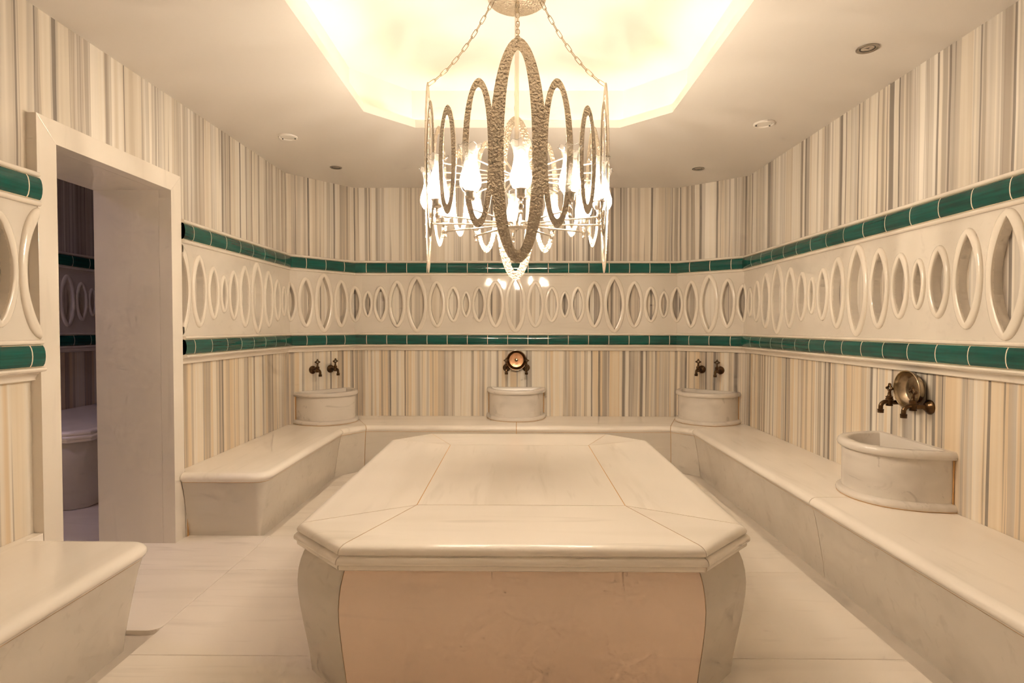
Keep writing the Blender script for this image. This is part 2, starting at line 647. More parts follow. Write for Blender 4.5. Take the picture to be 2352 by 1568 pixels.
def vesica_r(a, b, th):
    """distance from the centre to the pointed oval along angle th"""
    R = (a * a + b * b) / (2 * a)
    k = R - a
    c = abs(math.cos(th))
    # |p + k*xhat| = R  with p = r*(c, s)
    return -k * c + math.sqrt(max(k * k * c * c + R * R - k * k, 0))


def panel_cell(path, sc, kind, sa, sb, fx, lim, acc, par):
    hw, hh, rw = OV[kind]
    hw *= fx
    a, b = hw - rw, hh - rw
    lo, hi = lim
    cl = lambda s: min(max(s, lo), hi)

    def P(s, z, d):
        s = cl(s)
        x, y = path.at(s, d)
        return (x, y, z)
    angs = set()
    for k in range(28):
        angs.add(round(2 * math.pi * k / 28, 6))
    for cx, cz in ((sa - sc, ZP0 - ZPC), (sb - sc, ZP0 - ZPC), (sb - sc, ZP1 - ZPC), (sa - sc, ZP1 - ZPC)):
        angs.add(round(math.atan2(cz, cx) % (2 * math.pi), 6))
    for t in (82, 86, 94, 98):
        for q in (0, 180):
            angs.add(round(math.radians(t + q), 6))
    angs = sorted(angs)
    n = len(angs)
    vs, fs = acc
    o = len(vs)
    oute, ine = [], []
    for th in angs:
        c, s = math.cos(th), math.sin(th)
        r = vesica_r(a, b, th)
        tx = ((sb - sc) / c if c > 1e-9 else (sa - sc) / c if c < -1e-9 else 1e9)
        tz = ((ZP1 - ZPC) / s if s > 1e-9 else (ZP0 - ZPC) / s if s < -1e-9 else 1e9)
        t = min(tx, tz)
        oute.append(not lo + 1e-6 < sc + c * t < hi - 1e-6)
        ine.append(not lo + 1e-6 < sc + c * r < hi - 1e-6)
        vs.append(P(sc + c * t, ZPC + s * t, 0.0))
        vs.append(P(sc + c * r, ZPC + s * r, 0.0))
        vs.append(P(sc + c * r, ZPC + s * r, -FD))
    for i in range(n):
        j = (i + 1) % n
        if not (oute[i] and oute[j] and ine[i] and ine[j]):
            fs.append((o + 3 * i, o + 3 * j, o + 3 * j + 1, o + 3 * i + 1))
        if not (ine[i] and ine[j]):
            fs.append((o + 3 * i + 1, o + 3 * j + 1, o + 3 * j + 2, o + 3 * i + 2))
    # ring between an elliptical outer edge and the pointed opening
    base = []
    for k in range(44):
        u = k / 44 * 2 * math.pi
        th = math.atan2(hh * math.sin(u), hw * math.cos(u))      # denser towards the tips
        c, s = math.cos(th), math.sin(th)
        ri = vesica_r(a, b, th)
        ro = 1.0 / math.hypot(c / hw, s / hh)
        base.append((c * ri, s * ri, c * (ro - ri), s * (ro - ri)))
    rw = 1.0
    cs = [(0.0, -0.004), (0.0, 0.009), (0.10, 0.0120), (0.36, 0.0135), (0.70, 0.0130), (0.93, 0.0090), (1.0, 0.003), (1.0, -0.004)]
    rv, rf, gone = [], [], []
    for (x, z, nx, nz) in base:
        for t, d in cs:
            gone.append(not lo + 1e-6 < sc + x + nx * rw * t < hi - 1e-6)
            rv.append(P(sc + x + nx * rw * t, ZPC + z + nz * rw * t, d))
    q = len(cs)
    nb = len(base)
    for i in range(nb):
        for c in range(q):
            f4 = (i * q + c, ((i + 1) % nb) * q + c, ((i + 1) % nb) * q + (c + 1) % q, i * q + (c + 1) % q)
            if not all(gone[t] for t in f4):
                rf.append(f4)
    return rv, rf


def frieze(path, par_of, items, lim):
    """items: list of (s centre, kind, scale); cells meet halfway"""
    acc = {}
    rings = []
    for i, (s, k, fx) in enumerate(items):
        sa = (items[i - 1][0] + OV[items[i - 1][1]][0] * items[i - 1][2] + s - OV[k][0] * fx) / 2 if i else s - OV[k][0] * fx - 0.02
        sb = (items[i + 1][0] - OV[items[i + 1][1]][0] * items[i + 1][2] + s + OV[k][0] * fx) / 2 if i < len(items) - 1 else s + OV[k][0] * fx + 0.02
        if sb < lim[0] or sa > lim[1]:
            continue
        seg = par_of(s)
        rv = panel_cell(path, s, k, sa, sb, fx, lim, acc.setdefault(seg, ([], [])), None)
        rings.append((seg, rv))
    panels = {}
    for seg, (vs, fs) in acc.items():
        panels[seg] = mesh_obj('frieze_panel', vs, fs, M_FRIEZE, walls[seg], fix=False)
    for seg, (rv, rf) in rings:
        mesh_obj('oval_ring', rv, rf, M_TRIM, panels[seg], smooth=45)
    return panels


def steps(seq, g=GAP):
    return [(OV[a][0] + OV[b][0] + g) for a, b in zip(seq, seq[1:])]


def seg_of(s):
    for i in range(5):
        if s <= F.c[i + 1] + 1e-6:
            return SEG[i]
    return 'right'


items = []
# left wall, walked back from the corner
run = 'MSMLBLMSMLBLM'
s = F.c[1]
tmp = []
for st, k in zip(steps(run, 0.0125), run[1:]):
    s -= st
    tmp.append((s, k, 1.0))
items += tmp[::-1]
for i, mid in ((1, 'LBL'), (2, 'SMLBLMSMLBLMSMLBLMS'), (3, 'LBL')):
    items.append((F.c[i], 'M', 0.96))
    seq = 'M' + mid + 'M'
    st = steps(seq)
    fx = (F.c[i + 1] - F.c[i]) / sum(st)
    s = F.c[i]
    for d, k in zip(st, mid):
        s += d * fx
        items.append((s, k, min(1.0, fx)))
items.append((F.c[4], 'M', 0.96))
s = F.c[4]
run = 'MSMLBLMSMLBLMSMLBLMSMLBLMSMLBLMSML'
for st, k in zip(steps(run, 0.018), run[1:]):
    s += st
    items.append((s, k, 1.0))
frieze(F, seg_of, items, (s_of_left(DOOR1) + 0.001, F.c[5]))
# short run between the front wall and the door
run = 'BLMSMLBLMSMLBLMSML'
s = s_of_left(DOOR0) + 0.008
near = [(s, 'B', 1.0)]
for st, k in zip(steps(run), run[1:]):
    s -= st
    near.append((s, k, 1.0))
frieze(F, lambda s_: 'left', near[::-1], (0.0, s_of_left(DOOR0) - 0.001))

# ------------------------------------------------------------------ door opening
JX = XL - 0.031
door = tag(mesh_obj('door_1', [(DEEP_X, DOOR0 + 0.105, H + 0.815), (JX, DOOR0 + 0.105, H + 0.815), (JX, DOOR1 - 0.1, H + 0.815), (DEEP_X, DOOR1 - 0.1, H + 0.815),
                               (DEEP_X, DOOR0 + 0.105, H + 0.845), (JX, DOOR0 + 0.105, H + 0.845), (JX, DOOR1 - 0.1, H + 0.845), (DEEP_X, DOOR1 - 0.1, H + 0.845)],
                    [(0, 1, 2, 3), (4, 5, 6, 7), (0, 1, 5, 4), (1, 2, 6, 5), (2, 3, 7, 6), (3, 0, 4, 7)], M_FRAME), kind='structure')


def box(name, x0, x1, y0, y1, z0, z1, mat, parent=None, bev=0.0):
    poly = [(x0, y0), (x1, y0), (x1, y1), (x0, y1)]
    rows = [(z0, 0), (z1, 0)]
    if bev:
        rows = [(z0, bev), (z0 + bev, 0), (z1 - bev, 0), (z1, bev)]
    return prism(name, poly, rows, [1, 1, 1, 1], mat, parent, smooth=None)


# face trim: two uprights and a head, mitred at the near upper corner, and the linings of the thick wall
zo, zi = H + 0.92, H + 0.815
y0, y1, y2, y3 = DOOR0, DOOR0 + 0.105, DOOR1 - 0.100, DOOR1


def trim_piece(name, quad, mat):
    """quad in (y, z), thickness from the wall to the frame face, a small rounded arris"""
    q = ccw(quad)
    rows = [(XL - 0.03, 0.0), (FRAME_X - 0.0015, 0.0), (FRAME_X - 0.0004, 0.0004), (FRAME_X, 0.0015)]
    n = 4
    vs, fs = [], []
    for (x, e) in rows:
        for (yy, zz) in inset(q, [e] * 4):
            vs.append((x, yy, zz))
    for j in range(3):
        for i in range(4):
            a, b = j * n + i, j * n + (i + 1) % n
            fs.append((a, b, b + n, a + n))
    fs += [(3, 2, 1, 0), (12, 13, 14, 15)]
    return mesh_obj(name, vs, fs, mat, door)


trim_piece('frame_upright', [(y0, 0), (y1, 0), (y1, zi), (y0, zo)], M_FRAME)
trim_piece('frame_upright', [(y2, 0), (y3, 0), (y3, zo), (y2, zi)], M_FRAME)
trim_piece('frame_head', [(y0, zo), (y1, zi), (y2, zi), (y3, zo)], M_FRAME)
box('lining', DEEP_X, JX, y2, y2 + 0.03, 0, zi, M_FRAME, door)
box('lining', DEEP_X, JX, y1 - 0.03, y1, 0, zi, M_FRAME, door)

# ------------------------------------------------------------------ ceiling with the lit cove
OCT = [(-0.997, 2.13), (-0.713, 1.845), (0.725, 1.845), (1.015, 2.13), (1.015, 3.72), (0.725, 4.005), (-0.713, 4.0), (-0.997, 3.702)]
OCT = ccw(OCT)
UPZ = H + 1.70
outer = [(XL - 0.02, YF - 0.02), (XR + 0.02, YF - 0.02), (XR + 0.02, 5.2752), (1.6332, YB + 0.02), (-1.6545, YB + 0.02), (XL - 0.02, 5.1717)]


def ring_face(outer_, hole, z, flip=False):
    pts = [Vector((x, y, 0)) for x, y in outer_]
    hp = [Vector((x, y, 0)) for x, y in hole]
    tris = tessellate_polygon([pts, hp])
    vs = [(p.x, p.y, z) for p in pts + hp]
    return vs, [tuple(t) for t in tris]


LIPT = 0.028
TROUGH = 0.105
big = inset(OCT, [-TROUGH] * 8)
lipo = inset(OCT, [-LIPT] * 8)
vs1, fs1 = ring_face(outer, OCT, CEIL)                         # room side
n8 = 8
vs2 = [(x, y, CEIL) for x, y in OCT] + [(x, y, CEIL + 0.055) for x, y in OCT] + [(x, y, CEIL + 0.055) for x, y in lipo] + \
      [(x, y, CEIL + 0.012) for x, y in lipo] + [(x, y, CEIL + 0.012) for x, y in big] + [(x, y, UPZ) for x, y in big]
fs2 = []
for r in range(5):
    for i in range(n8):
        a, b = r * n8 + i, r * n8 + (i + 1) % n8
        fs2.append((a, b, b + n8, a + n8))
fs2.append(tuple(5 * n8 + i for i in range(n8)))
vsC, fsC = merge((vs1, fs1), (vs2, fs2))
bmC = mesh_obj('ceiling', vsC, fsC, M_PLASTER, fix=False)
tag(bmC, kind='structure')
bm = bmesh.new(); bm.from_mesh(bmC.data)
bmesh.ops.remove_doubles(bm, verts=bm.verts, dist=1e-4)
bmesh.ops.recalc_face_normals(bm, faces=bm.faces)
bm.to_mesh(bmC.data); bm.free()
slab = mesh_obj('roof_slab', [(XL - 1, YF - 1, UPZ + 0.02), (XR + 1, YF - 1, UPZ + 0.02), (XR + 1, YB + 1, UPZ + 0.02), (XL - 1, YB + 1, UPZ + 0.02)], [(0, 1, 2, 3)], M_PLASTER, bmC)
# the led tape lies in the trough behind the lip
led_in = inset(OCT, [-0.050] * 8)
led_out = inset(OCT, [-0.066] * 8)
for i in range(8):
    j = (i + 1) % 8
    a, b, c, d = led_in[i], led_in[j], led_out[j], led_out[i]
    mid = ((a[0] + b[0]) / 2, (a[1] + b[1]) / 2)
    if mid[0] < -0.7 and mid[1] > 3.7:            # far left corner: the tape stops half way
        k = 0.42
        L = lambda p, q: (p[0] + (q[0] - p[0]) * k, p[1] + (q[1] - p[1]) * k)
        b, c = L(a, b), L(d, c)
    zt = CEIL + 0.026
    mesh_obj('led_tape', [(*a, zt), (*b, zt), (*c, zt), (*d, zt), (*a, zt - 0.006), (*b, zt - 0.006), (*c, zt - 0.006), (*d, zt - 0.006)],
             [(0, 1, 2, 3), (7, 6, 5, 4), (0, 4, 5, 1), (1, 5, 6, 2), (2, 6, 7, 3), (3, 7, 4, 0)], M_LED, bmC)

# ceiling fittings
for (x, y, lab) in ((-1.588, 4.985, 'round unlit recessed spotlight in the ceiling above the left corner basin'),
                    (1.602, 5.028, 'round unlit recessed spotlight in the ceiling above the right corner basin'),
                    (1.758, 2.880, 'large-looking unlit recessed spotlight in the ceiling above the right wall, nearest the viewer')):
    t = thing('recessed_spotlight', lab, 'spotlight', (x, y, CEIL), 'recessed ceiling spotlights')
    lathe('trim_ring', [(0.052, -0.001), (0.052, -0.005), (0.047, -0.007), (0.038, -0.004), (0.034, 0.0), (0.034, -0.0005)], M_RING, t, 28, cap=False)
    lathe('lamp_face', [(0.0001, -0.003), (0.020, -0.003), (0.026, -0.0015), (0.030, -0.001)], M_LENS, t, 24, cap=False)
    lathe('baffle', [(0.030, -0.0012), (0.036, -0.0026)], M_DARK, t, 24, cap=False)
for (x, y, lab) in ((-1.684, 4.179, 'flat round white ceiling disc on the left, beside the lit cove'),
                    (1.695, 3.918, 'flat round white ceiling disc on the right, beside the lit cove')):
    t = thing('ceiling_disc', lab, 'ceiling fitting', (x, y, CEIL), 'white ceiling discs')
    lathe('rim', [(0.068, -0.001), (0.068, -0.010), (0.062, -0.014), (0.055, -0.012), (0.052, -0.006)], M_WHITE, t, 32, cap=False)
    lathe('cover', [(0.0001, -0.009), (0.048, -0.008), (0.052, -0.004)], M_WHITE, t, 32, cap=False)
    for s_ in (-1, 1):
        vs, fs = tube([(s_ * 0.046 - 0.004, 0.02, -0.012), (s_ * 0.046 + 0.004, 0.02, -0.012)], 0.004, 6)
        mesh_obj('clip', vs, fs, M_DARK, t, local=True)

# ------------------------------------------------------------------ floor
floor = tag(mesh_obj('floor', [(-2.6, YF, -0.022), (XR + 0.05, YF, -0.022), (XR + 0.05, YB + 0.05, -0.022), (-2.6, YB + 0.05, -0.022)], [(0, 1, 2, 3)], M_GUTTER), kind='structure')


def clip(poly, a, b):
    """keep the part of poly left of a->b"""
    out = []
    side = lambda p: (b[0] - a[0]) * (p[1] - a[1]) - (b[1] - a[1]) * (p[0] - a[0])
    for i in range(len(poly)):
        p, q = poly[i], poly[(i + 1) % len(poly)]
        sp, sq = side(p), side(q)
        if sp >= 0:
            out.append(p)
        if sp * sq < 0:
            t = sp / (sp - sq)
            out.append((p[0] + (q[0] - p[0]) * t, p[1] + (q[1] - p[1]) * t))
    return out


def floor_slab(poly):
    poly = ccw(poly)
    return prism('floor_slab', poly, [(-0.022, 0.0012), (-0.0015, 0.0012), (0.0, 0.0028)], [1] * len(poly), M_FLOOR, floor, smooth=None)


GX = 1.55
GUT = W.offset(0.565)
limit = [(GX, YF), (GX, GUT.p[4][1]), (GUT.p[3][0], GUT.p[3][1]), (GUT.p[2][0], GUT.p[2][1]), (-GX, GUT.p[1][1]), (-GX, YF)]
ys = [YF, 0.62, 1.42, 2.22, 3.015, 3.81, 4.61, 5.3]
for a, b in zip(ys, ys[1:]):
    for x0, x1 in ((-GX, 0.0), (0.0, GX)):
        q = [(x0, a), (x1, a), (x1, b), (x0, b)]
        for i in range(1, 4):
            q = clip(q, limit[i], limit[i + 1]) if q else q
        if len(q) > 2:
            floor_slab(q)
# doorway slabs; the near one ends in a rounded scoop beside the bench
arc = [(-GX - 0.05 + 0.05 * math.cos(t), 2.40 + 0.05 - 0.05 * math.sin(t)) for t in [math.pi / 2 * k / 6 for k in range(7)]]
floor_slab([(-2.56, 2.40)] + arc[::-1] + [(-GX, 3.015), (-2.56, 3.015)])
floor_slab([(-2.56, 3.015), (-GX, 3.015), (-GX, 3.515), (-2.56, 3.515)])

# ------------------------------------------------------------------ benches
BZ = H - 0.9036
SEAT_T = 0.056
seat_rows = [(BZ - SEAT_T, 0.016), (BZ - 0.050, 0.013), (BZ - 0.047, 0.010), (BZ - 0.044, 0.006), (BZ - 0.036, 0.001), (BZ - 0.028, 0.0), (BZ - 0.018, 0.004), (BZ - 0.008, 0.014), (BZ - 0.002, 0.027), (BZ, 0.042)]
BD = 0.583
base_rows = [(-0.022, 0.088), (0.05, 0.080), (0.14, 0.064), (0.24, 0.046), (BZ - SEAT_T - 0.05, 0.032), (BZ - SEAT_T - 0.0035, 0.0185)]
core_rows = [(-0.02, 0.093), (0.05, 0.085), (0.14, 0.069), (0.24, 0.050), (BZ - SEAT_T - 0.05, 0.0345), (BZ - SEAT_T - 0.0035, 0.0195), (BZ - SEAT_T, 0.0195), (BZ - SEAT_T + 0.012, 0.018), (BZ - 0.026, 0.008), (BZ - 0.012, 0.018), (BZ - 0.003, 0.046)]
FE = W.offset(BD)


def rounded(c, r, a0, a1, n=6):
    return [(c[0] + r * math.cos(math.radians(a0 + (a1 - a0) * i / n)), c[1] + r * math.sin(math.radians(a0 + (a1 - a0) * i / n))) for i in range(n + 1)]


def bench_piece(par, pts, flags, mat_seat, mat_base, split=None):
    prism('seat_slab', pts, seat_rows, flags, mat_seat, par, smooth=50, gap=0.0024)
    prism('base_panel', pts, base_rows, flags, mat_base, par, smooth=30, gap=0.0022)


bench = thing('marble_bench', 'long cream marble bench running round the left, back and right walls under the basins', 'bench', (0.0, YB - 0.3, 0.0))
EY = 3.425
r = 0.10
fx0 = FE.p[1][0]
# left arm: from its free end by the door to the first corner (CCW seen from above)
p_free = [(XL + 0.048, EY)] + rounded((fx0 - r, EY + r), r, -90, 0) + [FE.p[1], W.p[1], (XL, DOOR1 + 0.002), (XL + 0.048, DOOR1 + 0.002)]
nfl = len(p_free)
fl = [1] * (nfl - 4) + [0, 0, 0, 0]
bench_piece(bench, p_free, fl, M_Y, M_BASE)
pieces = [(FE.p[1], FE.p[2], W.p[2], W.p[1], M_X)]
xm = 0.002
pieces += [(FE.p[2], (xm, FE.p[2][1]), (xm, YB), W.p[2], M_X), ((xm, FE.p[3][1]), FE.p[3], W.p[3], (xm, YB), M_X), (FE.p[3], FE.p[4], W.p[4], W.p[3], M_X)]
pieces += [(FE.p[4], (FE.p[4][0], 3.0), (XR, 3.0), W.p[4], M_Y), ((FE.p[4][0], 3.0), (FE.p[4][0], 0.9), (XR, 0.9), (XR, 3.0), M_Y), ((FE.p[4][0], 0.9), (FE.p[4][0], YF), (XR, YF), (XR, 0.9), M_Y)]
for a, b, c, d, m_ in pieces:
    bench_piece(bench, [a, b, c, d], [1, 0, 0, 0], m_, M_BASE)
coreout = [(XL + 0.05, EY)] + rounded((fx0 - r, EY + r), r, -90, 0) + [FE.p[1], FE.p[2], FE.p[3], FE.p[4], (FE.p[4][0], YF), (XR, YF), W.p[4], W.p[3], W.p[2], W.p[1], (XL, DOOR1 + 0.01), (XL + 0.05, DOOR1 + 0.01)]
prism('grout_core', coreout, core_rows, [1] * (1 + 6 + 5) + [0] * 8, M_GROUT, bench, smooth=40, gap=0.002)

bench2 = thing('marble_bench', 'near cream marble bench at lower left with a rounded end before the doorway', 'bench', (XL + 0.3, 1.0, 0.0))
EY2 = 2.372
xf = XL + BD
p2 = ccw([(XL, 0.35), (xf, 0.35)] + rounded((xf - 0.09, EY2 - 0.09), 0.09, 0, 90) + [(XL + 0.048, EY2), (XL + 0.048, DOOR0 - 0.004), (XL, DOOR0 - 0.004)])
# edges: front end, front, arc, top end, return, ...
fl2 = [0] + [1] * (1 + 6 + 1) + [0, 0, 0]
base2 = [(z, e + (0.0)) for z, e in base_rows]
prism('seat_slab', p2, seat_rows, fl2, M_Y, bench2, smooth=50, gap=0.002)
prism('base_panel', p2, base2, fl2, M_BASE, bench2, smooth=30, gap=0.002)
prism('grout_core', p2, core_rows, fl2, M_GROUT, bench2, smooth=40, gap=0.004)

# ------------------------------------------------------------------ table
TZ = H - 0.745
TCX, TCY = 0.020, 2.918
table = thing('marble_platform', 'big octagonal cream marble slab platform in the middle of the room', 'marble table', (TCX, TCY, 0.0))
hx, hy, ch = 0.862, 1.045, 0.235


def octo(hx_, hy_, ch_, cx=TCX, cy=TCY):
    return [(cx - hx_ + ch_, cy - hy_), (cx + hx_ - ch_, cy - hy_), (cx + hx_, cy - hy_ + ch_), (cx + hx_, cy + hy_ - ch_),
            (cx + hx_ - ch_, cy + hy_), (cx - hx_ + ch_, cy + hy_), (cx - hx_, cy + hy_ - ch_), (cx - hx_, cy - hy_ + ch_)]


# insets are measured from this outline, the fullest line of the second moulding
oc = octo(hx, hy, ch)
top_rows = [(TZ - 0.086, 0.026), (TZ - 0.084, 0.022), (TZ - 0.078, 0.013), (TZ - 0.070, 0.011), (TZ - 0.0625, 0.013),
            (TZ - 0.0615, 0.008), (TZ - 0.057, 0.002), (TZ - 0.050, 0.0), (TZ - 0.042, 0.002), (TZ - 0.037, 0.008), (TZ - 0.034, 0.018), (TZ - 0.033, 0.0195),
            (TZ - 0.032, 0.018), (TZ - 0.026, 0.012), (TZ - 0.018, 0.012), (TZ - 0.010, 0.017), (TZ - 0.004, 0.027), (TZ - 0.001, 0.038), (TZ, 0.050)]
body_rows = [(0.0, 0.058), (0.06, 0.052), (0.13, 0.041), (0.20, 0.029), (0.26, 0.020), (0.31, 0.014), (0.355, 0.012), (0.40, 0.016), (0.435, 0.024), (0.462, 0.034), (TZ - 0.086, 0.046)]
ix0, ix1, iy0, iy1 = TCX - 0.435, TCX + 0.437, 2.345, 3.548
inn = [(ix0, iy0), (ix1, iy0), (ix1, iy1), (ix0, iy1)]
prism('top_slab', inn, [(TZ - 0.03, 0.0018), (TZ - 0.0007, 0.0018), (TZ, 0.0022)], [1] * 4, M_Y, table, smooth=None)
for outer_edge, inner_pts, m_ in ((0, (1, 0), M_X), (2, (2, 1), M_Y), (4, (3, 2), M_X), (6, (0, 3), M_Y)):
    a, b = oc[outer_edge], oc[(outer_edge + 1) % 8]
    prism('edge_slab', [a, b, inn[inner_pts[0]], inn[inner_pts[1]]], top_rows, [1, 0, 0, 0], m_, table, smooth=40, gap=0.0019)
for outer_edge, ip in ((1, 1), (3, 2), (5, 3), (7, 0)):
    a, b = oc[outer_edge], oc[(outer_edge + 1) % 8]
    prism('corner_slab', [a, b, inn[ip]], top_rows, [1, 0, 0], M_X, table, smooth=40, gap=0.0019)
ocin = inset(oc, [0.12] * 8)
for i in range(8):
    j = (i + 1) % 8
    prism('side_panel', [oc[i], oc[j], ocin[j], ocin[i]], body_rows, [1, 0, 0, 0], M_PINK_LIT if i == 0 else M_BASE, table, smooth=60, gap=0.0019)
prism('grout_core', oc, [(z, e + 0.003) for z, e in body_rows[:-1]] + [(TZ - 0.088, 0.05), (TZ - 0.08, 0.019), (TZ - 0.064, 0.018), (TZ - 0.05, 0.004), (TZ - 0.036, 0.024), (TZ - 0.02, 0.018), (TZ - 0.008, 0.030), (TZ - 0.0016, 0.052)], [1] * 8, M_GROUT, table, smooth=60)


# ------------------------------------------------------------------ basins
def basin(label, s, seg):
    i = SEG.index(seg)
    x, y = W.at(W.c[i] + s, 0)
    t = thing('marble_basin', label, 'basin', (x, y, BZ), 'half-round marble wash basins on the bench')
    n = W.nrm(i)
    t.rotation_euler = (0, 0, math.atan2(n[1], n[0]) + math.pi / 2)      # local -Y points into the room
    hw, dp, k = 0.300, 0.375, 28
    outl = []
    for q in range(k + 1):
        a = math.pi + math.pi * q / k
        c, s_ = math.cos(a), math.sin(a)
        e = 2 / 2.25
        outl.append((hw * math.copysign(abs(c) ** e, c), dp * math.copysign(abs(s_) ** e, s_)))
    outl = [p if abs(p[1]) > 1e-6 else (p[0], -0.001) for p in outl]
    flags = [1] * k + [0]
    hgt = 0.297
    body = [(0.036, 0.024, 0.0), (0.046, 0.026, 0.0), (hgt - 0.045, 0.026, 0.0), (hgt - 0.042, 0.014, 0.0), (hgt - 0.041, 0.014, 0)]
    prism('foot_ring', outl, [(0.0, 0.006, 0), (0.004, 0.001, 0), (0.016, -0.002, 0), (0.028, 0.002, 0), (0.036, 0.012, 0), (0.040, 0.026, 0)], flags, M_BASIN, t, smooth=50, local=True)
    prism('bowl_wall', outl, [(0.036, 0.026, 0.0), (hgt - 0.040, 0.026, 0.0)], flags, M_BASIN, t, smooth=50, cap1=False, local=True)
    prism('rim', outl, [(hgt - 0.042, 0.026, 0.0), (hgt - 0.041, 0.012, 0.0), (hgt - 0.036, 0.006, 0), (hgt - 0.022, 0.002, 0), (hgt - 0.008, 0.006, 0), (hgt, 0.014, 0.0),
                        (hgt, 0.052, 0.030), (hgt - 0.006, 0.058, 0.034), (hgt - 0.08, 0.066, 0.036), (0.11, 0.10, 0.04), (0.07, 0.16, 0.05)], flags, M_BASIN, t, smooth=45, cap0=False, local=True)
    # orange sealant along the bench and up the wall
    foot = inset(outl + [], [0.003] * k + [0.0])[:k + 1]
    vs, fs = merge(tube([(x_, y_, 0.0034) for x_, y_ in foot], 0.0026, 6), tube([(hw - 0.022, -0.0052, 0.03), (hw - 0.022, -0.0052, hgt - 0.04)], 0.0035, 6),
                   tube([(-hw + 0.022, -0.0052, 0.03), (-hw + 0.022, -0.0052, hgt - 0.04)], 0.0035, 6))
    mesh_obj('sealant', vs, fs, M_GROUT, t, local=True)
    return t


basin('marble basin with horizontal grey veins on the left corner bench', 0.363, 'left_corner')
basin('pale marble basin in the middle of the back bench', 1.6445, 'back')
basin('marble basin with one long grey vein on the right corner bench', 0.346, 'right_corner')
basin('large nearest marble basin on the right-hand bench', 5.2652 - 3.04, 'right')


# ------------------------------------------------------------------ taps
def make_tap(name, label):
    """bib tap: local +Y into the wall is 0, -Y into the room; origin at the middle of the wall flange"""
    t = thing(name, label, 'tap', (0, 0, 0), 'bronze bib taps above the basins')
    lathe('wall_flange', [(0.0385, 0.0), (0.0385, -0.005), (0.036, -0.009), (0.029, -0.013), (0.024, -0.019), (0.018, -0.022), (0.018, -0.028), (0.013, -0.030)], M_BRONZE, t, 24, axis='Y')
    vs, fs = tube([(0, -0.02, 0), (0, -0.092, 0)], 0.0125, 14)
    mesh_obj('pipe', vs, fs, M_BRONZE, t, smooth=40, local=True)
    c = (0, -0.088, 0)
    vb = lathe('valve_body', [(0.006, -0.020), (0.017, -0.019), (0.0185, -0.015), (0.016, -0.012), (0.0175, 0.0), (0.0165, 0.014), (0.0195, 0.016), (0.0195, 0.021), (0.0165, 0.023),
                              (0.0165, 0.027), (0.0185, 0.029), (0.0185, 0.033), (0.012, 0.036), (0.009, 0.042), (0.009, 0.052), (0.0055, 0.055)], M_BRONZE, t, 18, c)
    pts = [(0, -0.098, 0.004)]
    for k in range(9):
        a = math.radians(90 - 90 * k / 8)
        pts.append((0, -0.105 - 0.030 * math.cos(a), -0.024 + 0.028 * math.sin(a)))
    pts.append((0, -0.135, -0.040))
    vs, fs = tube(pts, 0.0115, 12)
    mesh_obj('spout', vs, fs, M_BRONZE, t, smooth=40, local=True)
    lathe('nozzle', [(0.012, -0.036), (0.0165, -0.037), (0.0165, -0.042), (0.0145, -0.0435), (0.0160, -0.045), (0.0160, -0.049), (0.0145, -0.0505), (0.0155, -0.052), (0.0155, -0.057), (0.010, -0.057)], M_BRONZE, t, 18, (0, -0.135, 0))
    # pierced diamond handle with knobs on its four points
    parts = []
    hz, hr = 0.078, 0.021
    ring_pts = [(hr * math.cos(a), -0.088, hz + hr * math.sin(a)) for a in [math.pi / 2 * k for k in range(4)]]
    sq = []
    for k in range(4):
        p, q = ring_pts[k], ring_pts[(k + 1) % 4]
        for f in (0.0, 0.33, 0.66):
            b = 0.82 if f else 1.0
            px, pz = p[0] + (q[0] - p[0]) * f, p[2] + (q[2] - p[2]) * f
            sq.append((px * b, -0.088, hz + (pz - hz) * b))
    parts.append(tube(sq, 0.0062, 8, closed=True))
    for p in ring_pts:
        parts.append(ball(p, 0.0085, 8, 6))
    parts.append(tube([(0, -0.088, 0.048), (0, -0.088, 0.060)], 0.0055, 8))
    vs, fs = merge(*parts)
    mesh_obj('handle', vs, fs, M_BRONZE, t, smooth=50, local=True)
    return t


def ball(c, r, seg=10, rings=7, squash=1.0):
    vs, fs = [(c[0], c[1], c[2] + r * squash)], []
    for j in range(1, rings):
        a = math.pi * j / rings
        for k in range(seg):
            b = 2 * math.pi * k / seg
            vs.append((c[0] + r * math.sin(a) * math.cos(b), c[1] + r * math.sin(a) * math.sin(b), c[2] + r * squash * math.cos(a)))
    vs.append((c[0], c[1], c[2] - r * squash))
    for k in range(seg):
        fs.append((0, 1 + k, 1 + (k + 1) % seg))
    for j in range(rings - 2):
        for k in range(seg):
            a, b = 1 + j * seg + k, 1 + j * seg + (k + 1) % seg
            fs.append((a, a + seg, b + seg, b))
    o = 1 + (rings - 2) * seg
    for k in range(seg):
        fs.append((o + k, len(vs) - 1, o + (k + 1) % seg))
    return vs, fs


def copy_tree(o, parent=None):
    c = o.copy()
    COL.objects.link(c)
    c.parent = parent
    for ch_ in list(o.children):
        copy_tree(ch_, c)
    return c


